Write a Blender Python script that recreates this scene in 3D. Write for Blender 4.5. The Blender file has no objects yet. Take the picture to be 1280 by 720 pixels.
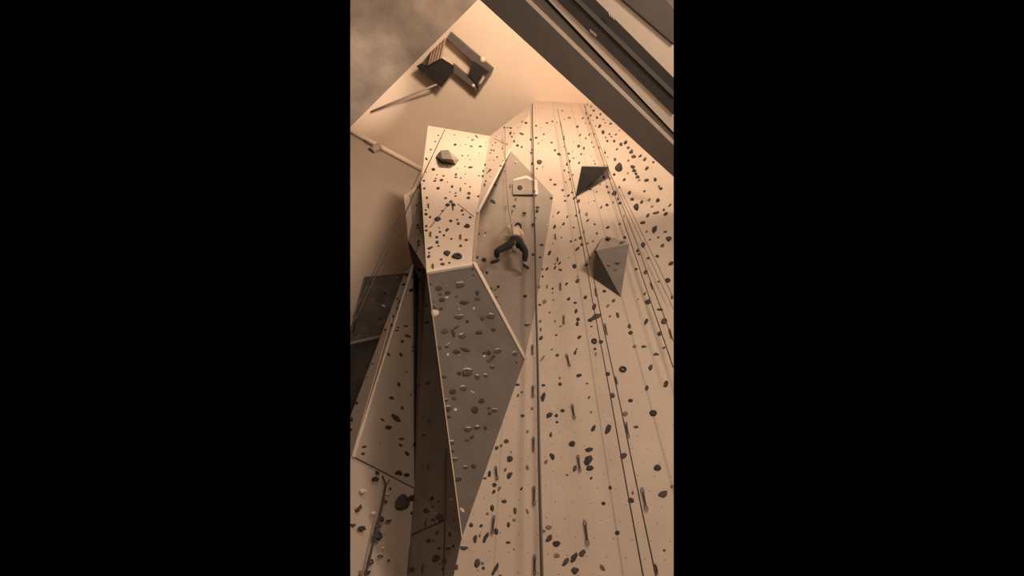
import bpy, bmesh, math, random
from mathutils import Vector, Matrix, noise
from mathutils.bvhtree import BVHTree

# ------------------------------------------------------------------ camera geometry (photo frame 1280x720)
F = 640.0
EYE = Vector((0, 0, 1.6))
def _cam(px, py): return Vector((px-640.0, -(py-360.0), -F))
_up = _cam(661, -65).normalized()
_fw = Vector((0, 0, -1)); _fy = (_fw - _up*_fw.dot(_up)).normalized()
_ax = _fy.cross(_up)
R3 = Matrix((_ax, _fy, _up))
def ray(px, py): return (R3 @ _cam(px, py)).normalized()
H = 28.0                       # ceiling height above the eye
MY = 6.7                       # distance of the main climbing face
def pz(px, py, z=H):
    r = ray(px, py); return EYE + r*(z/r.z)
def pyy(px, py, y=MY):
    r = ray(px, py); return EYE + r*(y/r.y)
def pplane(px, py, co, no):
    r = ray(px, py); return EYE + r*((co-EYE).dot(no)/r.dot(no))
def plane3(a, b, c):
    n = (b-a).cross(c-a).normalized()
    return a, n
rnd = random.Random(7)

scene = bpy.context.scene
col = scene.collection
cd = bpy.data.cameras.new('camera'); cam = bpy.data.objects.new('camera', cd); col.objects.link(cam)
cd.sensor_fit = 'HORIZONTAL'; cd.sensor_width = 36.0; cd.lens = 36.0*F/1280.0
cd.clip_end = 200
cam.matrix_world = Matrix.Translation(EYE) @ R3.to_4x4()
scene.camera = cam

# ------------------------------------------------------------------ materials
def mat(name, c, rough=0.8, noise_amt=0.08, nscale=3.0, metal=0.0, bump=0.0, bscale=40.0, spec=0.3):
    m = bpy.data.materials.new(name); m.use_nodes = True
    nt = m.node_tree; N = nt.nodes; L = nt.links
    b = N['Principled BSDF']
    b.inputs['Roughness'].default_value = rough
    b.inputs['Metallic'].default_value = metal
    b.inputs['Specular IOR Level'].default_value = spec
    tc = N.new('ShaderNodeTexCoord'); no = N.new('ShaderNodeTexNoise')
    no.inputs['Scale'].default_value = nscale; no.inputs['Detail'].default_value = 6
    L.new(tc.outputs['Object'], no.inputs['Vector'])
    cr = N.new('ShaderNodeValToRGB')
    cr.color_ramp.elements[0].position = 0.3; cr.color_ramp.elements[1].position = 0.7
    cr.color_ramp.elements[0].color = [max(0, v*(1-noise_amt)) for v in c]+[1]
    cr.color_ramp.elements[1].color = [min(1, v*(1+noise_amt)) for v in c]+[1]
    L.new(no.outputs['Fac'], cr.inputs['Fac']); L.new(cr.outputs['Color'], b.inputs['Base Color'])
    m['ramp'] = cr.name
    if bump:
        n2 = N.new('ShaderNodeTexNoise'); n2.inputs['Scale'].default_value = bscale
        L.new(tc.outputs['Object'], n2.inputs['Vector'])
        bp = N.new('ShaderNodeBump'); bp.inputs['Strength'].default_value = bump; bp.inputs['Distance'].default_value = 0.02
        L.new(n2.outputs['Fac'], bp.inputs['Height']); L.new(bp.outputs['Normal'], b.inputs['Normal'])
    return m

M_WALL = mat('climbing_plywood', (.62, .48, .36), .75, .05, 1.2, bump=.25)
M_TOWER = mat('tower_lit_plywood', (.80, .625, .47), .75, .04, 1.2, bump=.2)  # plywood tone raised so the tower face looks more strongly lit
M_GREY = mat('overhang_shade_tone', (.165, .134, .108), .8, .10, 2.0, bump=.3)  # darkened to paint in the overhang's shade
M_DIAM = mat('recess_shade_tone', (.35, .28, .215), .8, .07, 1.5, bump=.3)  # darker tone puts the recess's shade into the colour
M_SIDE = mat('side_shade_tone', (.30, .245, .20), .85, .08, 1.5, bump=.2)  # shade of the left-turned faces, put into the base colour
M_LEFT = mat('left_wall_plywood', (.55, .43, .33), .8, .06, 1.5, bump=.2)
M_DARKP = mat('far_left_shade_tone', (.16, .125, .10), .85, .25, 3.0, bump=.4)  # underside shade mixed into the panel colour
M_BLACKP = mat('deep_shade_tone', (.07, .055, .045), .85, .35, 3.0, bump=.4)  # deepest underside shade, carried by the colour
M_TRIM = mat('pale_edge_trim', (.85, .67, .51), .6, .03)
M_CEIL = mat('ceiling_plaster', (.80, .61, .45), .9, .03, .4)
M_BACK = mat('back_wall_plaster', (.40, .315, .245), .9, .05, .5)
M_CONC = mat('rough_concrete', (.30, .24, .19), .95, .22, .9, bump=.8, bscale=6)
M_FLOOR = mat('floor_matting', (.40, .33, .27), .95, .10, 2)
M_GIRD = mat('girder_paint', (.155, .123, .098), .6, .05)
M_GIRD2 = mat('girder_dark_paint', (.065, .052, .043), .6, .05)
M_OLIVE = mat('girder_olive_paint', (.16, .135, .105), .6, .05)
M_BLK = mat('black_rubber_seal', (.02, .017, .014), .7, .1)
M_STEEL = mat('dark_steel_frame', (.13, .105, .085), .5, .08)
M_BOX = mat('black_housing', (.03, .026, .022), .5, .1)
M_SHEET = mat('pale_pleated_sheet', (.80, .63, .48), .5, .05)
M_PIPE = mat('pale_painted_pipe', (.85, .68, .52), .5, .04)
M_LAMP = mat('lamp_housing', (.42, .34, .28), .4, .05)
M_ROPE = mat('brown_rope', (.085, .062, .048), .9, .2, 60)
M_ROPEL = mat('grey_rope', (.20, .16, .13), .9, .2, 60)
M_DRAW = mat('dark_sling', (.07, .055, .045), .8, .1)
M_CARAB = mat('carabiner_metal', (.16, .13, .11), .35, .05, metal=.7)
M_HD = mat('hold_dark', (.055, .043, .036), .75, .3, 12, bump=.4)
M_HD2 = mat('hold_dark_brown', (.095, .068, .052), .75, .3, 12, bump=.4)
M_HD3 = mat('hold_charcoal', (.055, .05, .044), .75, .3, 12, bump=.4)
M_HM = mat('hold_mid_brown', (.24, .175, .125), .75, .15, 12, bump=.4)
M_HR = mat('hold_reddish', (.21, .115, .08), .75, .15, 12, bump=.4)
M_HL = mat('hold_pale', (.72, .57, .45), .6, .08, 12, bump=.3)
M_VOLD = mat('volume_shade_tone', (.105, .085, .07), .7, .12, 3)  # shaded volume faces, darkness put into the colour
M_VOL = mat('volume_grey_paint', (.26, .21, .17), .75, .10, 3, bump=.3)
M_VOLL = mat('volume_lit_tone', (.46, .37, .29), .75, .06, 3)  # lit volume faces, brightness put into the colour
M_SKIN = mat('skin', (.60, .40, .28), .6, .04)
M_SHIRT = mat('pale_shirt', (.78, .58, .42), .9, .05, 10)
M_PANTS = mat('dark_trousers', (.035, .03, .027), .9, .2, 10)
M_BELT = mat('grey_harness', (.28, .23, .19), .7, .1, 20)
M_SHOE = mat('dark_shoe', (.04, .032, .028), .6, .1)
M_HAIR = mat('dark_hair', (.03, .022, .018), .8, .2, 30)

def add_lines_and_nuts(m, xs, y0, nuts=True):
    """panel joints (dark grey vertical streaks with their own place) and the grid of bolt holes of the plywood"""
    nt = m.node_tree; N = nt.nodes; L = nt.links
    b = N['Principled BSDF']; src = b.inputs['Base Color'].links[0].from_socket
    tc = N.new('ShaderNodeTexCoord'); sp = N.new('ShaderNodeSeparateXYZ'); L.new(tc.outputs['Object'], sp.inputs[0])
    def mth(op, a, bb=None, clamp=False):
        n = N.new('ShaderNodeMath'); n.operation = op; n.use_clamp = clamp
        for i, v in enumerate((a, bb)):
            if v is None: continue
            if isinstance(v, (int, float)): n.inputs[i].default_value = v
            else: L.new(v, n.inputs[i])
        return n.outputs[0]
    fac = None
    for x, w, s in xs:
        d = mth('ABSOLUTE', mth('SUBTRACT', sp.outputs['X'], x))
        k = mth('MULTIPLY', mth('SUBTRACT', 1.0, mth('DIVIDE', d, w), True), s)
        fac = k if fac is None else mth('MAXIMUM', fac, k)
    if nuts:
        s = 0.26
        sx = mth('DIVIDE', sp.outputs['X'], s); sz = mth('DIVIDE', sp.outputs['Z'], s)
        row = mth('FLOOR', sz); off = mth('MULTIPLY', mth('MODULO', row, 2.0), .5)
        fx = mth('SUBTRACT', mth('FRACT', mth('ADD', mth('ADD', sx, off), 50.0)), .5)
        fz = mth('SUBTRACT', mth('FRACT', sz), .5)
        r2 = mth('SQRT', mth('ADD', mth('MULTIPLY', fx, fx), mth('MULTIPLY', fz, fz)))
        dot = mth('MULTIPLY', mth('LESS_THAN', r2, .042), .62)
        fac = mth('MAXIMUM', fac, dot)
    mx = N.new('ShaderNodeMix'); mx.data_type = 'RGBA'; mx.blend_type = 'MIX'
    L.new(fac, mx.inputs[0]); L.new(src, mx.inputs[6]); mx.inputs[7].default_value = (.12, .09, .07, 1)
    L.new(mx.outputs[2], b.inputs['Base Color'])

def xm(px, py): return pyy(px, py).x
add_lines_and_nuts(M_WALL, [(xm(741.7, 472), .022, .42), (xm(804, 472), .03, .35), (xm(621, 650), .014, .3), (xm(676, 300), .01, .12),
                            (xm(790, 330), .05, .3), (xm(700, 500), .008, .15)], MY)

# ------------------------------------------------------------------ object helpers
def link(name, bm, m, parent=None, smooth=False):
    me = bpy.data.meshes.new(name)
    bmesh.ops.recalc_face_normals(bm, faces=bm.faces)
    bm.to_mesh(me); bm.free()
    if isinstance(m, (list, tuple)):
        for q in m: me.materials.append(q)
    else: me.materials.append(m)
    if smooth:
        for p in me.polygons: p.use_smooth = True
    o = bpy.data.objects.new(name, me); col.objects.link(o)
    if parent:
        o.parent = parent
        o.matrix_parent_inverse = parent.matrix_basis.inverted()
    return o
def tag(o, label, cat, group=None, kind=None):
    if label: o['label'] = label
    if cat: o['category'] = cat
    if group: o['group'] = group
    if kind: o['kind'] = kind
    return o
def thing(name, loc, label, cat, group=None):
    o = bpy.data.objects.new(name, None); o.location = loc; o.empty_display_size = .2; col.objects.link(o)
    return tag(o, label, cat, group)
def slab(bm, pts, t, mi=0):
    """polygon pts with the offset copy pts+t closed into a solid"""
    n = len(pts); a = [bm.verts.new(p) for p in pts]; b = [bm.verts.new(p+t) for p in pts]
    fs = [bm.faces.new(a), bm.faces.new(b[::-1])]
    for i in range(n): fs.append(bm.faces.new((a[i], b[i], b[(i+1) % n], a[(i+1) % n])))
    for f in fs: f.material_index = mi
    return fs
def bar(bm, a, b, r, n=8):
    d = (b-a).normalized(); u = d.orthogonal().normalized(); v = d.cross(u)
    ra = [bm.verts.new(a+(u*math.cos(2*math.pi*i/n)+v*math.sin(2*math.pi*i/n))*r) for i in range(n)]
    rb = [bm.verts.new(b+(u*math.cos(2*math.pi*i/n)+v*math.sin(2*math.pi*i/n))*r) for i in range(n)]
    for i in range(n): bm.faces.new((ra[i], ra[(i+1) % n], rb[(i+1) % n], rb[i]))
    bm.faces.new(ra[::-1]); bm.faces.new(rb)
def tube(bm, pts, r, n=8, closed=False):
    k = len(pts); rings = []
    up = None
    for i, p in enumerate(pts):
        a = pts[(i-1) % k] if (closed or i > 0) else p; b = pts[(i+1) % k] if (closed or i < k-1) else p
        d = (b-a).normalized()
        if up is None: up = d.orthogonal().normalized()
        up = (up - d*up.dot(d)).normalized(); v = d.cross(up)
        rings.append([bm.verts.new(p+(up*math.cos(2*math.pi*j/n)+v*math.sin(2*math.pi*j/n))*r) for j in range(n)])
    for i in range(k if closed else k-1):
        A = rings[i]; B = rings[(i+1) % k]
        for j in range(n): bm.faces.new((A[j], A[(j+1) % n], B[(j+1) % n], B[j]))
    if not closed: bm.faces.new(rings[0][::-1]); bm.faces.new(rings[-1])
BACK = Vector((0, .12, 0))

# ------------------------------------------------------------------ climbing wall
pA = pyy(535, 157, 6.5); pB = pyy(612, 170, 7.0); pI = pyy(533, 338, 5.25)
co, no = plane3(pA, pB, pI)
def prow(px, py): return pplane(px, py, co, no)
pA2 = prow(526.3, 228); pG = prow(596, 265); pH = prow(590.5, 328.5)
pC = pyy(670, 126); pE = pyy(637, 187); pN = pyy(691.5, 245); pN2 = pyy(668.5, 390); pJ = pyy(655.5, 450); pK = pyy(577, 673)
pGd = pyy(600, 266, 6.85); pHd = pyy(594.5, 328, 6.85); pJd = pyy(656.5, 449)
cy = 8.0
c0 = pyy(521, 345, 6.9); c1 = pyy(518, 611, cy); c2 = pyy(509, 730, cy); c3 = pyy(470, 1900, cy)
u0 = pyy(505, 244, 6.05); u1 = pyy(510, 300, 6.0); u2 = pyy(516, 330, 6.2); u3 = pyy(525, 229.5, 6.15)
l1 = pyy(440.5, 571, 6.9)
wall_root = thing('climbing_wall', (0, 6.6, 0), 'tall indoor climbing wall of angled pale and grey plywood panels', 'climbing wall')
PANELS = []      # (name, points)
def panel(name, polys, m, label=None, lay=None):
    bm = bmesh.new()
    for pts in polys: slab(bm, pts, BACK)
    o = link(name, bm, m, wall_root)
    if label: o['label'] = label
    PANELS.append((lay or name, polys)); return o
def M_(px, py): return pyy(px, py)
def tri(bm, *p): bm.faces.new([bm.verts.new(q) for q in p])
panel('main_panel', [[pC, pE, pN, pN2, pJ, pK, M_(567, 720), M_(545, 830), M_(500, 1900), M_(842, 1900), M_(842, 120)]], M_WALL, 'broad pale plywood face with bolt holes', 'main')
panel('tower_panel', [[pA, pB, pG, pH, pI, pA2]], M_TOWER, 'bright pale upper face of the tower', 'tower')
panel('overhang_panel', [[pI, pH, pJ], [pI, pJ, pK]], M_GREY, 'underside face of the tower, shade painted in', 'overhang')
panel('flank_panel', [[pB, pC, pE], [pB, pE, pG]], M_LEFT, 'narrow shaded face beside the tower', 'flank')
panel('recess_panel', [[pE, pN, pN2, pJd, pHd], [pE, pHd, pGd]], M_DIAM, 'diamond-shaped recess with shade painted in', 'diamond')
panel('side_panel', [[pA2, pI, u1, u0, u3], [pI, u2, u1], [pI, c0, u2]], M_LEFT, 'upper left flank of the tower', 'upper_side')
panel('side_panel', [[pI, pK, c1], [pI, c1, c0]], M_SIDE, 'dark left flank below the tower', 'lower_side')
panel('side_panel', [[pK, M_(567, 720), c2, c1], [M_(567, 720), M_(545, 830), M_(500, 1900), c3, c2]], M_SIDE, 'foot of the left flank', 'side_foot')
panel('corner_panel', [[u2, c0, c1, l1]], mat('corner_shade_plywood', (.45, .355, .275), .8, .06, 1.5, bump=.2), 'left panel turning into the dark corner', 'corner')  # darker plywood tone paints in the corner's shade
l2 = pyy(438, 730, 6.9); l3 = pyy(438, 1900, 6.9); l0 = pyy(438, 576, 6.9)
panel('corner_panel', [[l1, c1, c2, l2, l0], [l2, c2, c3, l3]], M_LEFT, 'low left panel beside the corner', 'corner_foot')
s0 = pyy(506, 341, 6.5); s1 = pyy(438, 520, 7.2)
panel('strip_panel', [[s0, u2, l1], [s0, l1, l0, s1]], M_TRIM, 'narrow slanting strip painted pale as if lit', 'strip')  # trim tone makes the strip look lit inside the tower's shadow
q0 = pyy(455, 346, 7.3); q1 = pyy(506, 341.5, 7.6); q2 = pyy(478.5, 419, 8.4); q3 = pyy(438, 428, 8.4); q4 = pyy(438, 412, 8.3)
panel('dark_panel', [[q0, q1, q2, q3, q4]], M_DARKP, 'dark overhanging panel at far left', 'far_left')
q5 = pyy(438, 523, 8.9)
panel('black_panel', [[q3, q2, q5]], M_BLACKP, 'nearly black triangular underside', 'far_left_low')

# pale edge trims: flat strips of real thickness along folds, lit sides painted pale
def strip(pts_a, pts_b, m, t=Vector((0, .05, 0))):
    bm = bmesh.new()
    for i in range(len(pts_a)-1): slab(bm, [pts_a[i], pts_a[i+1], pts_b[i+1], pts_b[i]], t)
    return link('edge_trim', bm, m, wall_root)
f = Vector((0, -.02, 0))
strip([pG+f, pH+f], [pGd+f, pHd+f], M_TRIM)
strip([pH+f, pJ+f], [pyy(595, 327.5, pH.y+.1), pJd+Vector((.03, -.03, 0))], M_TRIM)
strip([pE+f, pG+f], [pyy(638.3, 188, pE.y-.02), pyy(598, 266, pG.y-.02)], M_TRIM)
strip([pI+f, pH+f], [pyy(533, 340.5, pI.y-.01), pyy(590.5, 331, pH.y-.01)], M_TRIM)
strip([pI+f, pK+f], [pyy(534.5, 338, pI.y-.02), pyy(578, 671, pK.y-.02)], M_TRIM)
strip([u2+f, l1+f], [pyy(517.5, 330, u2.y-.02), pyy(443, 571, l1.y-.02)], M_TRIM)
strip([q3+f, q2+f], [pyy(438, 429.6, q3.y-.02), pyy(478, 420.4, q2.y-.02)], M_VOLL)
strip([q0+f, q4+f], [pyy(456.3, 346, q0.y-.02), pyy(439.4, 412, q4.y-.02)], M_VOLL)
def seam(a, b, r=.008):
    bm = bmesh.new(); bar(bm, a, b, r, 6); o = link('panel_joint', bm, M_DRAW, wall_root); return o

bvh_v = []; bvh_f = []; bvh_n = []
def add_bvh(name, polys):
    for pts in polys:
        bm = bmesh.new(); fc = bm.faces.new([bm.verts.new(p) for p in pts])
        bmesh.ops.triangulate(bm, faces=[fc]); bm.verts.ensure_lookup_table()
        base = len(bvh_v)
        for i, v in enumerate(bm.verts): v.index = i; bvh_v.append(v.co.copy())
        for q in bm.faces:
            bvh_f.append([base+v.index for v in q.verts]); bvh_n.append(name)
        bm.free()
for nm, polys in PANELS: add_bvh(nm, polys)

# ------------------------------------------------------------------ volumes on the wall (bolted, liftable)
def volume(label, faces, mats, pts, parts_label=None):
    bm = bmesh.new(); vs = [bm.verts.new(p) for p in pts]
    for fc, mi in faces:
        q = bm.faces.new([vs[i] for i in fc]); q.material_index = mi
    o = link('wall_volume', bm, mats); tag(o, label, 'volume', 'angular volumes bolted to the wall'); return o
bk = MY-.004
# wedge, upper right: underside painted dark for shade, top pale for light
v = [pyy(727, 208, MY-.38), pyy(761.5, 208.5, MY-.38), pyy(719, 247, bk), pyy(728, 206.5, bk), pyy(760, 206, bk)]
volume('dark triangular wedge volume high on the pale main wall', [((0, 1, 2), 0), ((0, 3, 4, 1), 1), ((0, 2, 3), 0), ((1, 4, 2), 0), ((2, 4, 3), 0)], [mat('wedge_shade_tone', (.034, .029, .025), .9, .1, 3, spec=.05), M_VOLL], v)
add_bvh('wedge', [[v[0], v[1], v[2]]])
v = [pyy(745, 313, MY-.55), pyy(786.5, 305, MY-.75), pyy(776, 371.5, bk), pyy(742, 348, bk), pyy(752.5, 297, bk), pyy(768, 297, bk)]
volume('large grey faceted volume with its top face painted as lit on the main wall', [((0, 1, 2), 0), ((0, 2, 3), 2), ((0, 4, 5, 1), 1), ((0, 3, 4), 2), ((1, 5, 2), 0), ((2, 5, 4, 3), 0)], [M_VOL, M_VOLL, M_VOLD], v)
add_bvh('faceted', [[v[0], v[1], v[2]], [v[0], v[2], v[3]], [v[0], v[4], v[5], v[1]]])
def pr(px, py, out=0): return pplane(px, py, co+no*(out if no.y < 0 else -out), no)
v = [pr(545, 195, .05), pr(551, 188), pr(560.5, 187.3), pr(574, 200), pr(569.5, 206.2), pr(553, 203.8), pr(552.5, 198, .3), pr(566, 199.5, .3)]
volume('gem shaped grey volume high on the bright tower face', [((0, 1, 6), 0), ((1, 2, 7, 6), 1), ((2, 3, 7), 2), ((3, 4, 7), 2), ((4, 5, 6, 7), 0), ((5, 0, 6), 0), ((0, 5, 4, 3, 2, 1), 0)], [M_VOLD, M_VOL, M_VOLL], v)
# shallow raised block in the recess, its top edges painted pale as if lit
dy = 6.74
v = [pyy(641, 226, dy-.16), pyy(658, 222.5, dy-.16), pyy(667.5, 226.5, dy-.16), pyy(669, 243, dy-.10), pyy(641, 243, dy-.05),
     pyy(643, 223.5, dy), pyy(658, 218.8, dy), pyy(673, 225, dy), pyy(673.5, 243.5, dy), pyy(641, 244, dy+.02)]
volume('shallow raised block with upper rim painted as lit inside the diamond recess', [((0, 1, 2, 3, 4), 0), ((0, 5, 6, 1), 1), ((1, 6, 7, 2), 1), ((2, 7, 8, 3), 1), ((3, 8, 9, 4), 0), ((4, 9, 5, 0), 0), ((5, 9, 8, 7, 6), 0)], [M_DIAM, M_TRIM], v)
add_bvh('block', [v[0:5]])
BVH = BVHTree.FromPolygons(bvh_v, bvh_f)
def cast(px, py):
    loc, n, i, d = BVH.ray_cast(EYE, ray(px, py))
    if loc is None: return None
    if n.dot(loc-EYE) > 0: n = -n
    return loc, n.normalized(), bvh_n[i]

# joints between the panels
def onp(px, py, o=.012):
    h = cast(px, py); return h[0]+h[1]*o
for a, b in [((443, 572), (517, 610.5)), ((516, 668.5), (557, 650)), ((517.5, 612), (510, 719)), ((559, 560), (555.5, 719))]:
    k = [onp(a[0]+(b[0]-a[0])*t/8, a[1]+(b[1]-a[1])*t/8) for t in range(9)]
    bm = bmesh.new(); tube(bm, k, .009, 5); link('panel_joint', bm, M_DRAW, wall_root)
for a, b in [((537, 285), (562, 254)), ((572, 255), (592, 271)), ((617, 173), (634, 181))]:
    bm = bmesh.new(); bar(bm, onp(*a, .004), onp(*b, .004), .012, 5); link('panel_joint', bm, M_HM, wall_root)

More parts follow.
